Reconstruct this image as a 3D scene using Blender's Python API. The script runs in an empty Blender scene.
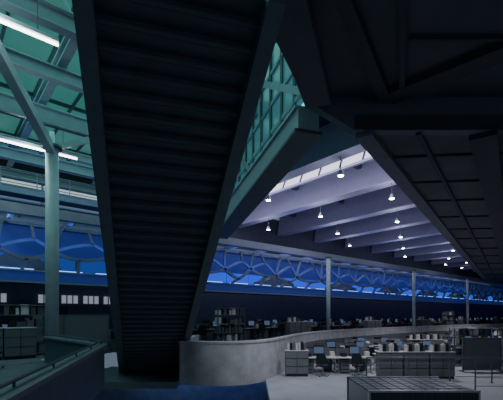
import bpy, math, random
from mathutils import Vector, Matrix
random.seed(4)
CA, SA = 0.764, 0.645      # camera view axes are rotated 40.2 deg against the hall grid
def G(r, d, z=0.0):        # metres right of and ahead of the camera, from image coordinates -> hall grid
    return Vector((CA*r+SA*d, -SA*r+CA*d, z))
ROT = -math.atan2(SA, CA)

# ---------------------------------------------------------------- materials
def mat(name, col, rough=0.6, metal=0.0, emis=None, es=0.0, noise=0.0, nscale=3.0, bump=0.0, spec=0.4):
    m = bpy.data.materials.new(name); m.use_nodes = True
    nt = m.node_tree; b = nt.nodes["Principled BSDF"]
    b.inputs["Base Color"].default_value = (*col, 1)
    b.inputs["Roughness"].default_value = rough
    b.inputs["Metallic"].default_value = metal
    b.inputs["Specular IOR Level"].default_value = spec
    if emis:
        b.inputs["Emission Color"].default_value = (*emis, 1)
        b.inputs["Emission Strength"].default_value = es
    if noise > 0 or bump > 0:
        tc = nt.nodes.new("ShaderNodeTexCoord")
        n = nt.nodes.new("ShaderNodeTexNoise"); n.inputs["Scale"].default_value = nscale
        n.inputs["Detail"].default_value = 5
        nt.links.new(tc.outputs["Object"], n.inputs["Vector"])
        if noise > 0:
            cr = nt.nodes.new("ShaderNodeValToRGB")
            cr.color_ramp.elements[0].position = 0.3; cr.color_ramp.elements[1].position = 0.7
            cr.color_ramp.elements[0].color = (*[c*(1-noise) for c in col], 1)
            cr.color_ramp.elements[1].color = (*[min(1, c*(1+noise)) for c in col], 1)
            nt.links.new(n.outputs["Fac"], cr.inputs["Fac"])
            nt.links.new(cr.outputs["Color"], b.inputs["Base Color"])
        if bump > 0:
            bp = nt.nodes.new("ShaderNodeBump"); bp.inputs["Strength"].default_value = bump
            nt.links.new(n.outputs["Fac"], bp.inputs["Height"])
            nt.links.new(bp.outputs["Normal"], b.inputs["Normal"])
    return m

M = {}
M['stair']  = mat('dark_painted_steel', (.10,.125,.15), .6, noise=.15)
M['nose']   = mat('stair_nosing_steel', (.14,.17,.20), .5)
M['string'] = mat('stringer_steel', (.16,.195,.23), .5, noise=.1)
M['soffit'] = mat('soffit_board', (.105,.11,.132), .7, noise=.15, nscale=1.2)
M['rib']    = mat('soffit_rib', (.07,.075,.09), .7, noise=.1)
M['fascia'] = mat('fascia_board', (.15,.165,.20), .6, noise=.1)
M['beam']   = mat('roof_beam_paint', (.34,.34,.48), .6, noise=.06)
M['deck']   = mat('roof_deck', (.045,.05,.085), .8, noise=.1)
M['steel']  = mat('painted_steel', (.42,.52,.56), .45, noise=.08)
M['gsteel'] = mat('girder_steel', (.30,.38,.43), .5, noise=.08)
M['dsteel'] = mat('dark_steel', (.09,.12,.14), .5, noise=.1)
M['truss']  = mat('truss_paint', (.22,.25,.34), .5, noise=.08)
M['bracing']= mat('bracing_paint', (.16,.19,.28), .5, noise=.08)
M['conc']   = mat('concrete', (.46,.46,.49), .75, noise=.18, nscale=2.2, bump=.15)
M['floor']  = mat('floor_screed', (.38,.39,.43), .45, noise=.12, nscale=1.1)
M['floor2'] = mat('floor_carpet', (.13,.14,.17), .9, noise=.15, nscale=4)
M['wall']   = mat('wall_paint', (.05,.06,.08), .8, noise=.12)
M['para']   = mat('parapet_paint', (.075,.11,.15), .5, noise=.1)
M['white']  = mat('desk_laminate', (.66,.63,.62), .5)
M['grey']   = mat('cabinet_grey', (.16,.17,.19), .5)
M['black']  = mat('black_plastic', (.02,.02,.025), .4)
M['paper']  = mat('paper', (.7,.68,.66), .8)
M['chrome'] = mat('brushed_steel', (.5,.52,.55), .3, .8)
M['screen'] = mat('monitor_glass', (.03,.04,.06), .15, emis=(.3,.45,.8), es=.2)
M['case']   = mat('tinted_glass', (.06,.08,.09), .12)
M['cell']   = mat('case_panel', (.08,.10,.11), .35)
M['blue']   = mat('blue_light_panel', (.02,.04,.3), .4, emis=(.022,.085,.80), es=1.0)
M['bluedim']= mat('blue_panel_dim', (.02,.04,.2), .4, emis=(.02,.09,.45), es=.5)
M['blue2']  = mat('blue_glow_cladding', (.05,.07,.26), .4, emis=(.03,.06,.40), es=.20)  # weak emission stands in for blue light falling on the cladding
M['bluetube'] = mat('blue_tube', (.2,.3,.9), .4, emis=(.12,.32,1.0), es=3.0)
M['tube']   = mat('fluorescent_tube', (.9,.9,.9), .4, emis=(1,.86,.92), es=9)
M['lamp']   = mat('lamp_lens', (.9,.9,.9), .4, emis=(1,.97,.92), es=30)
M['sky']    = mat('skylight_glass', (.6,.6,.65), .3, emis=(.82,.80,1.0), es=1.7)
M['cream']  = mat('clerestory_glass', (.6,.6,.6), .3, emis=(.72,.90,.92), es=.62)
M['pale']   = mat('pale_blue_glass', (.3,.35,.4), .3, emis=(.20,.34,.65), es=.30)
M['win']    = mat('window_glass', (.4,.4,.4), .3, emis=(.65,.70,.85), es=.33)
M['green']  = mat('green_roof_glass', (.06,.16,.14), .3, emis=(.09,.42,.35), es=.32)
M['teal']   = mat('teal_glass', (.08,.16,.18), .25, emis=(.10,.40,.46), es=.22)
M['cyanled']= mat('cyan_light_strip', (.2,.6,.7), .3, emis=(.25,.85,1.0), es=1.2)

# ---------------------------------------------------------------- mesh builder
class MB:
    def __init__(s): s.v=[]; s.f=[]; s.m=[]; s.mats=[]
    def mi(s, k):
        if k not in s.mats: s.mats.append(k)
        return s.mats.index(k)
    def add(s, vs, fs, k):
        o=len(s.v); s.v += [tuple(v) for v in vs]; i=s.mi(k)
        for f in fs: s.f.append([o+a for a in f]); s.m.append(i)
    def box(s, c, sz, k, rz=0.0):
        x,y,z = [a/2 for a in sz]; R=Matrix.Rotation(rz,3,'Z'); c=Vector(c)
        vs=[c+R@Vector((a*x,b*y,e*z)) for e in (-1,1) for a,b in ((-1,-1),(1,-1),(1,1),(-1,1))]
        s.add(vs,[(3,2,1,0),(4,5,6,7),(0,1,5,4),(1,2,6,5),(2,3,7,6),(3,0,4,7)],k)
    def prism(s, poly, z0, z1, k):
        n=len(poly)
        vs=[(p[0],p[1],z0) for p in poly]+[(p[0],p[1],z1) for p in poly]
        fs=[tuple(range(n-1,-1,-1)), tuple(range(n,2*n))]+[(i,(i+1)%n,(i+1)%n+n,i+n) for i in range(n)]
        s.add(vs,fs,k)
    def extr(s, pts, off, k):      # extrude a planar outline along a vector
        n=len(pts); off=Vector(off)
        vs=[Vector(p) for p in pts]+[Vector(p)+off for p in pts]
        fs=[tuple(range(n-1,-1,-1)), tuple(range(n,2*n))]+[(i,(i+1)%n,(i+1)%n+n,i+n) for i in range(n)]
        s.add(vs,fs,k)
    def beam(s, a, b, w, h, k, up=(0,0,1)):
        a=Vector(a); b=Vector(b); d=(b-a).normalized(); up=Vector(up)
        sd=d.cross(up)
        if sd.length<1e-4: sd=d.cross(Vector((0,1,0)))
        sd.normalize(); u=sd.cross(d).normalized()
        vs=[p+sd*(i*w/2)+u*(j*h/2) for p in (a,b) for i,j in ((-1,-1),(1,-1),(1,1),(-1,1))]
        s.add(vs,[(3,2,1,0),(4,5,6,7),(0,1,5,4),(1,2,6,5),(2,3,7,6),(3,0,4,7)],k)
    def ibeam(s, a, b, w, h, k):
        a=Vector(a); b=Vector(b); t=.05
        U=Vector((0,0,1))
        s.beam(a+U*(h/2-t/2), b+U*(h/2-t/2), w, t, k)
        s.beam(a-U*(h/2-t/2), b-U*(h/2-t/2), w, t, k)
        s.beam(a, b, .05, h-2*t, k)
    def tube(s, a, b, r, k, n=12, r2=None):
        a=Vector(a); b=Vector(b); d=(b-a).normalized(); r2=r if r2 is None else r2
        t=Vector((1,0,0)) if abs(d.x)<.9 else Vector((0,1,0))
        e=d.cross(t).normalized(); g=d.cross(e)
        vs=[]
        for p,q in ((a,r),(b,r2)):
            for i in range(n):
                an=2*math.pi*i/n; vs.append(p+e*(q*math.cos(an))+g*(q*math.sin(an)))
        fs=[(i,(i+1)%n,(i+1)%n+n,i+n) for i in range(n)]+[tuple(range(n-1,-1,-1)),tuple(range(n,2*n))]
        s.add(vs,fs,k)
    def ribbon(s, pts, w, y0, y1, k):   # flat curved strut in an XZ plane, width w
        L=[];Rr=[]
        for i,p in enumerate(pts):
            q=pts[max(i-1,0)]; t=pts[min(i+1,len(pts)-1)]
            dx,dz=t[0]-q[0],t[1]-q[1]; l=math.hypot(dx,dz); nx,nz=-dz/l*w/2,dx/l*w/2
            L.append((p[0]+nx,p[1]+nz)); Rr.append((p[0]-nx,p[1]-nz))
        for i in range(len(pts)-1):
            c=[L[i],L[i+1],Rr[i+1],Rr[i]]
            vs=[(a,y0,b) for a,b in c]+[(a,y1,b) for a,b in c]
            s.add(vs,[(3,2,1,0),(4,5,6,7),(0,1,5,4),(1,2,6,5),(2,3,7,6),(3,0,4,7)],k)
    def mesh(s, name):
        me=bpy.data.meshes.new(name); me.from_pydata(s.v,[],s.f)
        for k in s.mats: me.materials.append(M[k])
        me.polygons.foreach_set("material_index", s.m); me.update()
        import bmesh
        bm=bmesh.new(); bm.from_mesh(me); bmesh.ops.recalc_face_normals(bm, faces=bm.faces[:]); bm.to_mesh(me); bm.free()
        return me
    def build(s, name, parent=None, loc=(0,0,0), rz=0):
        return place(name, s.mesh(name), loc, rz, parent)
def place(name, me, loc=(0,0,0), rz=0, parent=None):
    o=bpy.data.objects.new(name, me); bpy.context.collection.objects.link(o)
    o.location=loc; o.rotation_euler=(0,0,rz)
    if parent: o.parent=parent
    return o
def empty(name, loc=(0,0,0)):
    o=bpy.data.objects.new(name,None); bpy.context.collection.objects.link(o); o.location=loc; return o

UP=-1.6; LO=-2.7; BASE=-5.4
# ---------------------------------------------------------------- floors
b=MB()
wallpts=[(-3.0,19.8),(-2.95,15.6),(-2.6,15.1),(-1.7,14.9),(-.85,14.9),(0,15.3),(.8,16.3),(1.6,18.2),(2.68,21),(4.0,23.7),(5.7,26),(10.5,31),(18.8,38),(30.5,46.5),(60,70)]
wp=[G(*p) for p in wallpts]
poly=[(p.x,p.y) for p in wp]+[(91,25),(-24.8,25),(-24.8,9.5)]+[tuple(G(*p)[:2]) for p in ((-9.5,10.8),(-7.0,13.0),(-7.4,19.8))]
b.prism(poly, UP-.35, UP, 'floor2'); b.build('floor')
b=MB()
lw=[G(*p) for p in ((.55,5),(.6,15.9),(1.5,18.1),(2.6,21),(3.9,23.7),(5.6,26),(10.4,31),(18.7,38),(30.4,46.5),(59.9,70),(70,60),(40,5))]
b.prism([(p.x,p.y) for p in lw], LO-.3, LO, 'floor'); b.build('floor')
b=MB(); b.box((30,5,BASE-.1),(130,60,.2),'floor'); b.build('floor')

# concrete parapet wall with coping
def smooth(pts, n=6):
    out=[]
    P=[pts[0]]+pts+[pts[-1]]
    for i in range(1,len(P)-2):
        for j in range(n):
            t=j/n; p0,p1,p2,p3=P[i-1],P[i],P[i+1],P[i+2]
            out.append(.5*((2*p1)+(-p0+p2)*t+(2*p0-5*p1+4*p2-p3)*t*t+(-p0+3*p1-3*p2+p3)*t**3))
    out.append(pts[-1]); return out
b=MB()
sp=smooth(wp,6)
for i in range(len(sp)-1):
    a,c=sp[i],sp[i+1]
    def nrm(j):
        q=sp[max(j-1,0)]; w=sp[min(j+1,len(sp)-1)]; d=(w-q).normalized(); return Vector((-d.y,d.x,0))
    na,nc=nrm(i)*.28,nrm(i+1)*.28
    for z0,z1,e in ((-2.78,-1.12,0),(-1.12,-1.04,.04)):
        pa=[a-na.normalized()*e, c-nc.normalized()*e, c+nc, a+na]
        vs=[(p.x,p.y,z0) for p in pa]+[(p.x,p.y,z1) for p in pa]
        b.add(vs,[(3,2,1,0),(4,5,6,7),(0,1,5,4),(1,2,6,5),(2,3,7,6),(3,0,4,7)],'conc')
b.build('concrete_parapet_wall')

# wall below the terrace
b=MB(); b.beam(G(-14,21,-4.1),G(3,21,-4.1),.2,2.3,'conc'); b.build('wall_lower')
b=MB(); b.beam(G(.7,5,-4.25),G(.7,15.8,-4.25),.2,2.3,'wall'); b.build('wall_lower_side')
b=MB()
for i in range(4): b.tube(G(-6+2.0*i,20.6,-3.2),G(-4.6+2.0*i,20.6,-3.2),.04,'bluetube')
b.build('blue_tube_light')

# ---------------------------------------------------------------- walls
b=MB(); b.box((35,25.3,3.4),(120,.3,10.6),'wall')
b.build('wall_back')
b=MB(); b.box((92,5,1.5),(.3,60,15),'wall'); b.build('wall_right')
b=MB(); b.box((-25,5,1.5),(.3,60,15),'wall'); b.build('wall_left')
# clerestory bands with louvres
b=MB()
b.box((-4,25.0,7.6),(36,.06,.75),'cream')
b.box((-4,25.0,6.75),(36,.06,.6),'pale')
for i in range(9): b.box((-22+4.5*i,24.93,7.2),(.12,.12,1.6),'steel')
for z in (8.05,7.2,7.05,6.4,7.62): b.box((-4,24.85,z),(36,.25,.07 if z!=7.2 else .14),'steel')
b.build('window_1')
b=MB()
b.box((-4,24.98,5.7),(36,.06,.45),'pale'); b.box((-4,24.98,5.1),(36,.06,.35),'blue2')
for i in range(9): b.box((-22+4.5*i,24.93,5.4),(.12,.12,1.1),'steel')
for z in (6.0,5.4,4.85): b.box((-4,24.85,z),(36,.3,.12),'steel')
b.build('window_2')
b=MB()
for i in range(16):
    x=-6+1.25*i
    if i%5==3: continue
    b.box((x,24.98,.95),(1.0,.08,.5),'win')
    for s in (-.5,-.17,.17,.5): b.box((x+s,24.92,.95),(.06,.06,.55),'dsteel')
    for z in (.68,1.22): b.box((x,24.92,z),(1.1,.08,.05),'dsteel')
b.build('window_3')

# ---------------------------------------------------------------- roof
b=MB()
b.box((51.4,5,9.15),(80.4,40,.25),'deck')
b.build('ceiling')
def soff_edge_y(x): return 5.4+.27*(x-7.85)
for i in range(-1,14):
    x=19.5+5.1*i
    b=MB()
    y0,y1=-10,25
    prof=[(-.42,7.35),(.30,7.35),(.5,9.0),(-.10,9.0)]
    b.extr([(x+p[0],y0,p[1]) for p in prof],(0,y1-y0,0),'beam')
    b.box((x-.06,(y0+y1)/2,7.31),(.8,y1-y0,.08),'beam')
    b.build('roof_beam')
b=MB()
for y in (-2,3,8,13,18,23): b.beam((12,y,8.8),(90,y,8.8),.25,.4,'deck')
b.build('roof_purlins')
# skylight strip
x=17.5
b=MB()
b.extr([(x-.50,4,7.95),(x-.45,4,7.95),(x-.15,4,8.62),(x-.2,4,8.62)],(0,20.8,0),'sky')
for i in range(15): b.beam((x-.57,4+1.45*i,7.85),(x-.2,4+1.45*i,8.7),.10,.08,'beam')
b.box((x-.5,14.4,7.9),(.2,20.8,.12),'beam'); b.box((x-.2,14.4,8.7),(.25,20.8,.14),'beam')
b.box((x-.25,14.4,8.88),(.2,20.8,.3),'deck')
b.build('window_4')

# pendants
pb=MB()
pb.tube((0,0,0),(0,0,.62),.018,'dsteel',6)
pb.tube((0,0,-.24),(0,0,0),.15,'chrome',14,.09)
pb.tube((0,0,-.27),(0,0,-.235),.12,'lamp',14)
pme=pb.mesh('pendant_lamp')
for i in range(13):
    for y in (8.5,11,13.5,16,18.5,21):
        x=19.4+5.1*i
        if i<6 and (i%2==0)==(y in (8.5,13.5,18.5)): continue
        if y<soff_edge_y(x)+1.2: continue
        place('pendant_lamp',pme,(x,y,6.65))
        if i<10 and (i%2==0)!=(y in (8.5,13.5,18.5)):
            l=bpy.data.lights.new('pendant_bulb','POINT'); l.energy=88 if i<3 else 80; l.color=(.78,.79,1); l.shadow_soft_size=.2
            o=bpy.data.objects.new('pendant_bulb',l); bpy.context.collection.objects.link(o); o.location=(x-.6,y,6.1)
for y in (10.7,15.6,20.5):
    place('pendant_lamp',pme,(14.4,y,6.65))
    l=bpy.data.lights.new('pendant_bulb','POINT'); l.energy=50; l.color=(.82,.83,1); l.shadow_soft_size=.2
    o=bpy.data.objects.new('pendant_bulb',l); bpy.context.collection.objects.link(o); o.location=(14.4,y,6.1)

# ---------------------------------------------------------------- conveyor bridge / truss
conv=empty('conveyor_bridge')
X0,X1,YT=-20,90,18.1
b=MB()
b.box(((X0+X1)/2,YT+1.2,1.55),(X1-X0,2.7,.22),'para')
b.box(((X0+X1)/2,YT-.12,1.60),(X1-X0,.1,.42),'blue2')  # fascia is no lamp; its blue light is put into the material
b.box(((X0+X1)/2,YT-.14,1.36),(X1-X0,.2,.07),'truss'); b.box(((X0+X1)/2,YT-.14,1.84),(X1-X0,.2,.07),'truss')
b.build('deck',conv)
b=MB()
b.box(((X0+X1)/2,YT,4.35),(X1-X0,.35,.42),'truss')
b.box(((X0+X1)/2,YT+2.4,4.35),(X1-X0,.3,.3),'truss')
b.box(((X0+X1)/2,YT+.05,3.85),(X1-X0,.1,.08),'truss')
for i in range(45): b.box((X0+2.4*i+1,YT+1.2,4.3),(.14,2.4,.18),'truss')
b.build('chords',conv)
b=MB(); n=int((X1-X0)/2.2)
rr=random.Random(9)
def bez(p,q,bow,m=4):
    out=[]
    dx,dz=q[0]-p[0],q[1]-p[1]
    for i in range(m+1):
        t=i/m; s=4*t*(1-t)*bow
        out.append((p[0]+dx*t-dz*s,p[1]+dz*t+dx*s))
    return out
prevR=None
for i in range(n):
    x=X0+2.2*i+1.3
    j=lambda s:rr.uniform(-s,s)
    bot=(x-.6+j(.3),1.88); a=(x-.15+j(.25),2.35+j(.2)); Rn=(x+.9+j(.25),2.75+j(.25)); up=(x+.1+j(.25),3.3+j(.15)); top=(x-.2+j(.4),3.85); top2=(x+1.3+j(.2),3.85)
    Lf=prevR or (x-1.3,2.8)
    for p,q,w,bo in ((bot,a,.13,.03),(a,Rn,.15,-.04),(Lf,a,.15,-.04),(Lf,up,.13,.04),(up,Rn,.13,.04),(up,top,.12,0),(Rn,top2,.11,.04)):
        b.ribbon(bez(p,q,bo),w,YT-.06,YT+.06,'bracing')
    prevR=Rn
b.build('curved_bracing',conv)
b=MB()
for i in range(60):
    if X0+1.9*i+1>X1: break
    x=X0+1.9*i
    b.box((x,YT+2.45,2.30),(1.84,.05,1.05),'blue' if x>9 else 'bluedim')
b.box(((X0+X1)/2,YT+2.5,3.5),(X1-X0,.05,1.35),'blue2')
b.build('blue_backlit_panels',conv)
b=MB()
for i in range(54):
    if X0+2*i+1.5<X1: b.tube((X0+2*i,YT+.5,1.95),(X0+2*i+1.4,YT+.5,1.95),.035,'bluetube',6)
b.build('blue_tubes',conv)
b=MB()
for i in range(14):
    x=X0+7.7*i
    b.box((x,YT+1.3,1.95),(3.4,1.2,.15),'dsteel'); b.extr([(x-1.5,YT+.8,2.0),(x+1.5,YT+.8,2.0),(x+1.4,YT+.8,2.25),(x+.8,YT+.8,2.35),(x+.4,YT+.8,2.6),(x-.7,YT+.8,2.6),(x-1.1,YT+.8,2.35),(x-1.5,YT+.8,2.25)],(0,1,0),'grey')
b.build('car_bodies_on_carriers',conv)

# ---------------------------------------------------------------- columns
def column(x,y,r,top,foot):
    b=MB(); b.tube((x,y,foot),(x,y,top),r,'steel',28)
    b.tube((x,y,foot),(x,y,foot+.04),r*1.6,'steel',28); b.tube((x,y,top-.1),(x,y,top),r*1.5,'dsteel',28)
    o=b.build('steel_column')
    for p in o.data.polygons: p.use_smooth=len(p.vertices)==4
column(3.3,14.9,.22,6.0,UP)
for x in (21.7,34.2,46.7,59.2,71.7): column(x,17.2,.15,4.15,UP)
# ---------------------------------------------------------------- stair
W=2.9
st=empty('staircase',G(-4.87,18.4,-2.66)); st.rotation_euler=(0,0,math.atan2(.9165,.3995)+math.pi)   # local +x = uphill
rise,run,N=.173,.3265,42
b=MB(); iw=W/2-.26
for i in range(N):
    x=run*i; z=rise*i
    b.box((x+.015,0,z+rise/2),(.03,2*iw,rise+.02),'stair')
    b.box((x+run/2+.02,0,z+rise-.02),(run+.04,2*iw,.045),'stair')
    b.box((x+.04,0,z+.0),(.06,2*iw,.05),'nose')
b.build('folded_plate_steps',st)
b=MB(); L=run*N; H=rise*N
for s in (-1,1):
    y=s*(W/2-.13)
    b.extr([(-.25,y-.13,0),(0.05,y-.13,-.14),(L+.2,y-.13,H-.14),(L+.2,y-.13,H+.35),(0,y-.13,.40),(-.25,y-.13,.3)],(0,.26,0),'string')
b.build('stringers',st)
b=MB(); n2=37; L2=run*n2; H2=rise*n2
for s in (-1,1):
    y=s*(W/2-.1)
    b.tube((0,y,1.1),(L2,y,H2+1.1),.025,'chrome',8)
    for i in range(0,n2+1,4): b.tube((run*i,y,rise*i+.2),(run*i,y,rise*i+1.1),.018,'dsteel',6)
    b.extr([(0,y-.01,.45),(L2,y-.01,H2+.45),(L2,y-.01,H2+1.0),(0,y-.01,1.0)],(0,.02,0),'stair')
b.build('balustrade',st)
b=MB()
lp=[G(*p) for p in ((-7.3,15.2),(-3.0,15.2),(-3.05,19.75),(-7.3,19.75))]
b.prism([(p.x,p.y) for p in lp],LO-.25,LO+.02,'string')
b.build('stair_landing')

# ---------------------------------------------------------------- left bridge parapet
b=MB()
pp=[G(-2.05,2.4),G(-3.8,9.6),G(-4.3,10.2),G(-7.0,13.0)]
for p,q in zip(pp[:-1],pp[1:]):
    b.beam((p.x,p.y,-1.28),(q.x,q.y,-1.28),.16,1.0,'para')
    b.beam((p.x,p.y,-.76),(q.x,q.y,-.76),.30,.06,'string')
    b.tube((p.x,p.y,-.66),(q.x,q.y,-.66),.022,'dsteel',8)
    n=max(1,int((q-p).length/1.4))
    for i in range(n+1):
        t=p.lerp(q,i/n); b.tube((t.x,t.y,-.76),(t.x,t.y,-.66),.016,'dsteel',6)
b.build('walkway_parapet')
b=MB()
wk=[G(-2.1,2.4),G(-3.85,9.6),G(-4.35,10.2),G(-7.0,13.0),G(-9.5,10.8),G(-9,2.4)]
b.prism([(p.x,p.y) for p in wk],UP-.35,UP-.01,'floor2'); b.build('floor_walkway')

# ---------------------------------------------------------------- dark folded soffit right
so=empty('folded_soffit')
b=MB()
e1=(2.5,9.2); e2=(25.7,42.7); e3=(46,72)
pl=[G(*p) for p in (e1,e2,e3,(62,72),(40,9.2))]
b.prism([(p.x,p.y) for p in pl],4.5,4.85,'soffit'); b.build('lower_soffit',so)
b=MB()
dx,dy=(e2[0]-e1[0]),(e2[1]-e1[1]); ln=math.hypot(dx,dy); dx/=ln; dy/=ln
for off,w_,h_,k_ in ((.2,.4,.18,'fascia'),(1.3,.12,.1,'rib'),(2.6,.6,.22,'rib'),(4.4,.12,.12,'rib'),(6.2,.6,.22,'rib'),(8.5,.12,.12,'rib'),(11,.6,.22,'rib'),(14,.2,.15,'rib')):
    sx=e1[0]+off/dy
    p=G(sx,9.3,4.45); q=G(sx+dx*45,9.3+dy*45,4.45)
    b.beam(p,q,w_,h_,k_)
for t in (2,4.5,7,10,13,16,20,24,29,34,40):
    p=G(e1[0]+dx*t,e1[1]+dy*t,4.47); q=G(e1[0]+dx*t+16*dy,e1[1]+dy*t-16*dx*0.15,4.47)
    b.beam(p,q,.07,.07,'rib')
b.build('soffit_ribs',so)
b=MB()
b.extr([G(1.32,9.2,5.45),G(1.45,9.2,5.12),G(2.5,9.2,4.47),G(20,9.2,4.47),G(20,9.2,5.3),G(2.0,9.2,5.3)],G(0,.25,0),'fascia')
b.build('downstand_fascia',so)
b=MB()
pl=[G(*p) for p in ((-2.6,0),(1.30,9.3),(22,9.4),(22,-4),(-4.4,-4))]
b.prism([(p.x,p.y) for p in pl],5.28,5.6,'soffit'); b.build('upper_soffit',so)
b=MB()
b.beam(G(.2,5.0,5.14),G(1.6,9.1,5.14),.6,.32,'soffit')
b.beam(G(.9,5.2,5.2),G(3.2,9.1,5.2),.25,.2,'rib')
b.beam(G(3.6,9.1,5.2),G(2.0,5,5.2),.12,.16,'rib')
b.beam(G(3.2,9.1,5.2),G(7,5.6,5.2),.5,.18,'rib')
b.beam(G(8,9.1,5.2),G(9,4,5.2),.3,.16,'rib')
b.beam(G(3,7.2,5.24),G(12,7.2,5.24),.06,.08,'rib')
b.build('fold_ribs',so)

# girder + glazing
b=MB()
def taper(lo0,hi0,lo1,hi1,off,w,k):
    b.extr([G(1.45-off,9.5,lo0),G(-1.6-off,19.5,lo1),G(-1.6-off,19.5,hi1),G(1.45-off,9.5,hi0)],G(w,.31*w,0),k)
taper(4.68,5.2,4.02,4.9,.28,.55,'gsteel')
taper(4.60,4.68,3.94,4.02,.36,.72,'dsteel')
taper(5.2,5.26,4.9,4.96,.36,.72,'steel')
b.build('diagonal_girder')
b=MB()
P=lambda t,z: G(1.5-3.1*t,9.6+9.9*t,z)
b.extr([P(0,5.3),P(1,4.98),P(1,8.8),P(0,8.8)],G(.04,0.01,0),'teal')
for i in range(12):
    t=i/11; b.beam(P(t,4.98+.3*(1-t)),P(t,8.8),.09,.14,'dsteel',up=(1,0,0))
for z in (5.9,6.8,7.8): b.beam(P(0,z),P(1,z-.1),.12,.12,'gsteel')
b.beam(P(0,5.6),P(.45,8.6),.16,.2,'gsteel'); b.beam(P(.45,5.2),P(.9,8.6),.16,.2,'gsteel')
b.beam(P(0,5.42)+G(-.1,0),P(1,5.08)+G(-.1,0),.05,.05,'cyanled')
b.build('window_6')

# ---------------------------------------------------------------- green steel roof at left
b=MB()
b.box((-4.6,15,9.05),(32,20,.08),'green')
for i in range(22): b.box((-20+1.45*i,15,8.95),(.08,20,.14),'dsteel')
for i in range(9): b.box((-4.6,6+2.3*i,8.93),(32,.08,.14),'dsteel')
b.build('window_7')
b=MB()
for y,z,w,h in ((10.4,7.4,.3,.5),(13.7,7.9,.3,.45),(16.2,7.7,.3,.5),(18.4,7.2,.2,.35),(20.5,7.4,.3,.5),(22.8,7.2,.25,.4)):
    b.ibeam((-20,y,z),(11.3,y,z),w,h,'gsteel')
for x in (-6.5,-1.7,3.3,7.8):
    b.ibeam((x,5,8.4),(x,24.8,8.4),.28,.45,'gsteel')
b.build('green_roof_girders')
b=MB()
b.beam((3.3,14.9,5.8),(1.15,11.0,6.55),.26,.3,'steel'); b.beam((1.15,11.0,6.55),(-.3,8.3,7.0),.26,.3,'steel')
b.beam((3.3,14.9,5.9),(7.2,14.5,8.0),.14,.2,'steel')
b.beam((3.3,14.9,5.9),(4.2,19,8.2),.2,.24,'gsteel')
b.beam((3.4,11.2,7.9),(5.6,16.2,7.9),.16,.2,'gsteel')
b.beam((1.0,13.7,6.3),(9,13.7,6.3),.12,.2,'gsteel')
b.build('column_braces')
b=MB()   # far catwalk in front of the clerestory
b.box((-5,21.6,5.9),(30,1.0,.08),'dsteel'); b.box((-5,21.1,5.95),(30,.08,.25),'gsteel')
for z in (6.3,6.6,6.95): b.tube((-20,21.1,z),(10,21.1,z),.025,'steel',6)
for i in range(21): b.tube((-20+1.5*i,21.1,5.9),(-20+1.5*i,21.1,6.95),.025,'steel',6)
b.build('catwalk')
b=MB()
b.tube((-20,22.6,5.0),(11,22.6,5.0),.3,'gsteel',16)
for i in range(12): b.tube((-20+2.6*i,22.6,5),(-19.92+2.6*i,22.6,5),.33,'dsteel',16)
b.build('ventilation_duct')
b=MB()
for i in range(9): b.beam((.4+.8*i,10.4,7.6),(.8+.8*i,10.4,8.3),.06,.06,'steel'); b.beam((.8+.8*i,10.4,8.3),(1.2+.8*i,10.4,7.6),.06,.06,'steel')
b.beam((-5,10.4,8.35),(11,10.4,8.35),.2,.14,'gsteel')
b.build('lattice_truss')
def fl(a,c,nm='fluorescent_light'):
    b=MB(); a=Vector(a); c=Vector(c)
    b.tube(a,c,.035,'tube',8); b.beam(a+Vector((0,0,.09)),c+Vector((0,0,.09)),.14,.09,'steel')
    for t in (.15,.85):
        p=a.lerp(c,t); b.tube(p+Vector((0,0,.1)),p+Vector((0,0,.9)),.012,'dsteel',6)
    b.build(nm)
fl((-.6,10,6.5),(2.35,10,6.5)); fl((1.0,15.5,6.0),(4.3,15.5,6.0)); fl((-3.2,15.5,6.0),(.3,15.5,6.0)); fl((5.0,15.5,6.0),(7.4,15.5,6.0))
fl((-5,10,6.5),(-2,10,6.5))

# ---------------------------------------------------------------- furniture templates (origin on floor)
b=MB()
b.box((0,0,.73),(1.6,.8,.035),'white')
for sx in (-.74,.74):
    b.box((sx,0,.36),(.05,.06,.70),'chrome'); b.box((sx,0,.02),(.06,.7,.04),'chrome')
b.box((-.5,.05,.34),(.4,.6,.56),'grey')
for z in (.2,.38,.54): b.box((-.5,-.26,z),(.34,.02,.012),'black')
b.box((0,.41,.85),(1.6,.03,.5),'grey'); b.box((.45,-.1,.76),(.3,.22,.02),'paper'); b.box((-.5,.15,.83),(.25,.3,.16),'black')
b.box((.62,.2,.86),(.2,.28,.22),'paper'); b.box((.15,-.2,.755),(.42,.15,.02),'black')
desk=b.mesh('office_desk')
b=MB()
b.box((0,0,.01),(.24,.2,.02),'black'); b.box((0,.02,.12),(.05,.04,.22),'black'); b.box((0,0,.3),(.5,.05,.34),'black'); b.box((0,-.027,.3),(.46,.006,.3),'screen')
mon=b.mesh('computer_monitor')
b=MB()
for k in range(5):
    an=k*2*math.pi/5; b.beam((0,0,.09),(.28*math.cos(an),.28*math.sin(an),.06),.05,.03,'chrome'); b.tube((.28*math.cos(an),.28*math.sin(an),.0),(.28*math.cos(an),.28*math.sin(an),.05),.025,'black',8)
b.tube((0,0,.08),(0,0,.42),.03,'chrome',8); b.box((0,0,.46),(.46,.46,.07),'black')
b.extr([(-.21,.2,.55),(.21,.2,.55),(.23,.24,.8),(.17,.27,1.02),(-.17,.27,1.02),(-.23,.24,.8)],(0,.05,0),'black')
b.box((0,.24,.52),(.06,.04,.14),'black')
for s in (-.26,.26): b.box((s,0,.66),(.05,.28,.03),'black'); b.box((s,.05,.56),(.03,.04,.2),'black')
chair=b.mesh('office_chair')
b=MB()
b.box((0,0,.06),(.96,.42,.12),'black'); b.box((0,0,.62),(1.0,.45,1.0),'grey'); b.box((0,0,1.13),(1.04,.49,.03),'white')
b.box((0,-.235,.62),(.012,.01,.96),'black')
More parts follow.
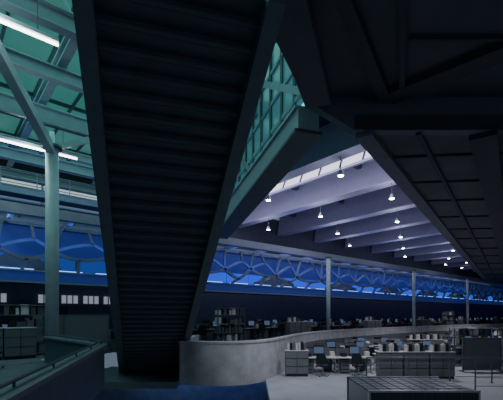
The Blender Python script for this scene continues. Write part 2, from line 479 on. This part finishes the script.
for z in (.45,.8): b.box((0,-.235,z),(.98,.01,.012),'black')
for s in (-.06,.06): b.box((s,-.25,.68),(.015,.02,.16),'chrome')
cab=b.mesh('filing_cabinet')
b=MB()
for i in range(7): b.box((-.36+.12*i,0,.14+.02*(i%3)),(.07+.02*(i%2),.26,.28+.04*(i%3)),['paper','black','grey','white'][i%4])
bind=b.mesh('ring_binders')
b=MB()
b.box((0,0,.85),(1.8,.06,1.5),'grey'); 
for s in (-.88,.88): b.box((s,0,.8),(.05,.09,1.6),'dsteel'); b.box((s,0,.02),(.08,.5,.04),'dsteel')
b.box((0,0,1.61),(1.8,.08,.03),'dsteel')
part=b.mesh('partition_screen')
b=MB()   # open shelving rack
for sx in (-.95,.95):
    for sy in (-.25,.25): b.box((sx,sy,1.0),(.05,.05,2.0),'dsteel')
for z in (.1,.6,1.1,1.6,1.98): b.box((0,0,z),(1.95,.55,.03),'grey')
for z in (.12,.62,1.12,1.62):
    xx=-.85
    while xx<.8:
        w_=random.uniform(.12,.35); h_=random.uniform(.18,.4)
        b.box((xx+w_/2,0,z+h_/2),(w_-.02,.4,h_),random.choice(['paper','grey','black','dsteel','grey','dsteel'])); xx+=w_+random.choice([0,.05,.2])
rack=b.mesh('storage_rack')

def cluster(x,y,fl,rz=0,chairs=True,binders=True):
    R=Matrix.Rotation(rz,3,'Z')
    for side in (0,1):
        for k in (-.82,.82):
            loc=Vector((x,y,fl))+R@Vector((k,(-.45 if side==0 else .45),0))
            ang=rz+(0 if side==0 else math.pi)
            place('office_desk',desk,loc,ang)
            R2=Matrix.Rotation(ang,3,'Z')
            place('computer_monitor',mon,loc+R2@Vector((random.uniform(-.1,.2),.15,.75)),ang+random.uniform(-.2,.2))
            if chairs: place('office_chair',chair,loc+R2@Vector((random.uniform(-.2,.2),-.9,0)),ang+math.pi+random.uniform(-.6,.6))
# lower terrace desks
for r,d in ((4.0,18.2),(7.8,18.6),(5.3,21.6),(9.1,22.2),(13.2,22.8),(7.8,25.2),(12.0,26.5),(16.2,27.2),(15.5,31.2),(20,33),(24,36)):
    p=G(r,d); cluster(p.x,p.y,LO,ROT)
for r,d in ((2.0,16.9),(5.9,16.3),(7.0,16.3),(8.1,16.3),(10.6,24.4),(11.7,24.4),(16.4,24.5),(17.5,24.5)):
    p=G(r,d,LO); place('filing_cabinet',cab,p,ROT)
    p.z=LO+1.145; place('ring_binders',bind,p,ROT)
for r,d in ((10.9,18.0),(12.8,18.0),(14.7,18.0),(16.6,20),(18.5,20)):
    place('partition_screen',part,G(r,d,LO),ROT)
for r,d in ((11.6,20.2),(14.0,20.4),(19.5,24),(21.8,26)):
    place('storage_rack',rack,G(r,d,LO),ROT)
# upper terrace desks
for x in (17.2,21,25.5,30,34.5,39,44,49,55,61,67):
    for y in (19.9,23.2):
        cluster(x,y,UP,0)
for x in (18.7,27.8,37,46.5,58): 
    place('filing_cabinet',cab,(x,17.8,UP)); place('ring_binders',bind,(x,17.8,UP+1.145))
    place('filing_cabinet',cab,(x+1.1,17.8,UP))
for x in (13.0,42): place('storage_rack',rack,(x,17.4,UP))
cluster(12.8,20.2,UP)
# left terrace
for x,y in ((1.5,19.4),(6.3,22.4),(-1.0,22.4)): cluster(x,y,UP)
for x in (.4,1.45,2.5): place('filing_cabinet',cab,(x,16.2,UP))
for x,y in ((4.9,16.3),(4.2,18.4),(.2,14.8)): place('partition_screen',part,(x,y,UP))
for x,y in ((-.9,16.3),(4.2,20.4),(10.2,22.6),(.4,17.2),(2.6,17.2)): place('storage_rack',rack,(x,y,UP))
place('office_chair',chair,(.3,13.4,UP),2.2); place('office_chair',chair,(1.4,13.7,UP),1.2)

# railings on lower terrace
def railing(a,c,z,h=1.0,sp=1.5,nb=3):
    b=MB(); a=Vector(a);c=Vector(c); n=max(1,int((c-a).length/sp))
    for i in range(n+1):
        p=a.lerp(c,i/n); b.box((p.x,p.y,z+h/2),(.04,.04,h),'dsteel'); b.box((p.x,p.y,z+.01),(.12,.12,.02),'dsteel')
    b.tube((a.x,a.y,z+h),(c.x,c.y,z+h),.025,'dsteel',8)
    for k in range(1,nb+1): b.tube((a.x,a.y,z+h*k/(nb+1)),(c.x,c.y,z+h*k/(nb+1)),.01,'dsteel',6)
    b.build('guard_railing')
railing(G(4.6,15.2),G(14.5,15.0),LO)
railing(G(7.6,12.9),G(14.5,12.4),LO,1.15)

# tinted glass display case
b=MB()
rz=ROT
c=G(4.25,10.4)
b.box((c.x,c.y,LO+.40),(2.7,2.1,.8),'case',rz); b.box((c.x,c.y,LO+.03),(2.8,2.2,.06),'black',rz)
R=Matrix.Rotation(rz,3,'Z')
for i in range(9):
    for j in range(6):
        p=c+R@Vector((-1.2+.3*i,-.86+.345*j,0)); b.box((p.x,p.y,LO+.81),(.26,.30,.02),'cell',rz)
for s in (-1.35,1.35):
    for t in (-1.05,1.05):
        p=c+R@Vector((s,t,0)); b.box((p.x,p.y,LO+.42),(.05,.05,.84),'chrome',rz)
for i in range(9):
    p=c+R@Vector((-1.2+.3*i,-1.06,0)); b.box((p.x,p.y,LO+.42),(.02,.02,.74),'dsteel',rz)
for t in (-1.05,1.05):
    p=c+R@Vector((0,t,0)); b.box((p.x,p.y,LO+.82),(2.75,.05,.05),'chrome',rz)
b.build('glass_display_case')

# ---------------------------------------------------------------- lights
def area(loc,rot,sx,sy,e,col,name):
    l=bpy.data.lights.new(name,'AREA'); l.shape='RECTANGLE'; l.size=sx; l.size_y=sy; l.energy=e; l.color=col
    o=bpy.data.objects.new(name,l); bpy.context.collection.objects.link(o); o.location=loc; o.rotation_euler=rot; return o
area((16.4,14,7.8),(0,math.radians(-25),0),.8,18,200,(.8,.8,1),'skylight_glow')
area((1,13,8.8),(0,0,0),16,14,560,(.38,1,.92),'green_roof_glow')
area((24,17.9,3.0),(math.radians(90),0,0),50,.6,90,(.06,.15,1),'conveyor_glow')
area((24,19.0,4.1),(math.radians(180),0,0),50,.6,160,(.12,.2,1),'conveyor_uplight')
for x,y,z in ((1,9.8,6.3),(2.6,15.3,5.8),(-1.5,15.3,5.8)):
    l=bpy.data.lights.new('fluorescent_glow','POINT'); l.energy=35; l.color=(.72,1,.98); l.shadow_soft_size=.3
    o=bpy.data.objects.new('fluorescent_glow',l); bpy.context.collection.objects.link(o); o.location=(x,y,z)
for i in range(3):
    l=bpy.data.lights.new('blue_bulb','POINT'); l.energy=8; l.color=(.12,.22,1); l.shadow_soft_size=.3
    o=bpy.data.objects.new('blue_bulb',l); bpy.context.collection.objects.link(o); o.location=G(-5+2.2*i,19.2,-3.6)
def spot(loc,tgt,e,ang,col,name):
    l=bpy.data.lights.new(name,'SPOT'); l.energy=e; l.color=col; l.spot_size=math.radians(ang); l.spot_blend=.8; l.shadow_soft_size=.4
    o=bpy.data.objects.new(name,l); bpy.context.collection.objects.link(o); o.location=loc
    o.rotation_euler=(Vector(tgt)-Vector(loc)).to_track_quat('-Z','Y').to_euler()
spot(G(-.3,6.5,6.6),G(-.3,15.0,-1.9),1150,36,(.9,.92,1),'wall_fill')  # added spot with no fixture, brightens the concrete parapet wall
spot(G(4.0,14.0,4.3),G(3.6,14,-2.7),750,110,(.90,.92,1),'terrace_fill')  # downward fill spots, added without fixtures to brighten terrace floors and desks
spot(G(9.0,20.0,4.3),G(9,20,-2.7),1000,125,(.95,.92,.97),'terrace_fill')
spot(G(15,28,4.3),G(15,28,-2.7),900,125,(.95,.92,.97),'terrace_fill')
spot(G(24,38,4.3),G(24,38,-2.7),850,125,(.95,.92,.97),'terrace_fill')
spot((2,19,4.8),(2,19,-1.6),200,120,(.7,.85,1),'terrace_fill')

w=bpy.data.worlds.new('World'); bpy.context.scene.world=w; w.use_nodes=True
w.node_tree.nodes['Background'].inputs[0].default_value=(.40,.51,.68,1)
w.node_tree.nodes['Background'].inputs[1].default_value=.28

cam=bpy.data.cameras.new('camera'); co=bpy.data.objects.new('camera',cam); bpy.context.collection.objects.link(co)
co.location=(0,0,0); co.rotation_euler=(math.radians(90),0,ROT)
cam.sensor_width=36; cam.lens=380/503*36; cam.shift_y=.2286; cam.clip_end=300
bpy.context.scene.camera=co
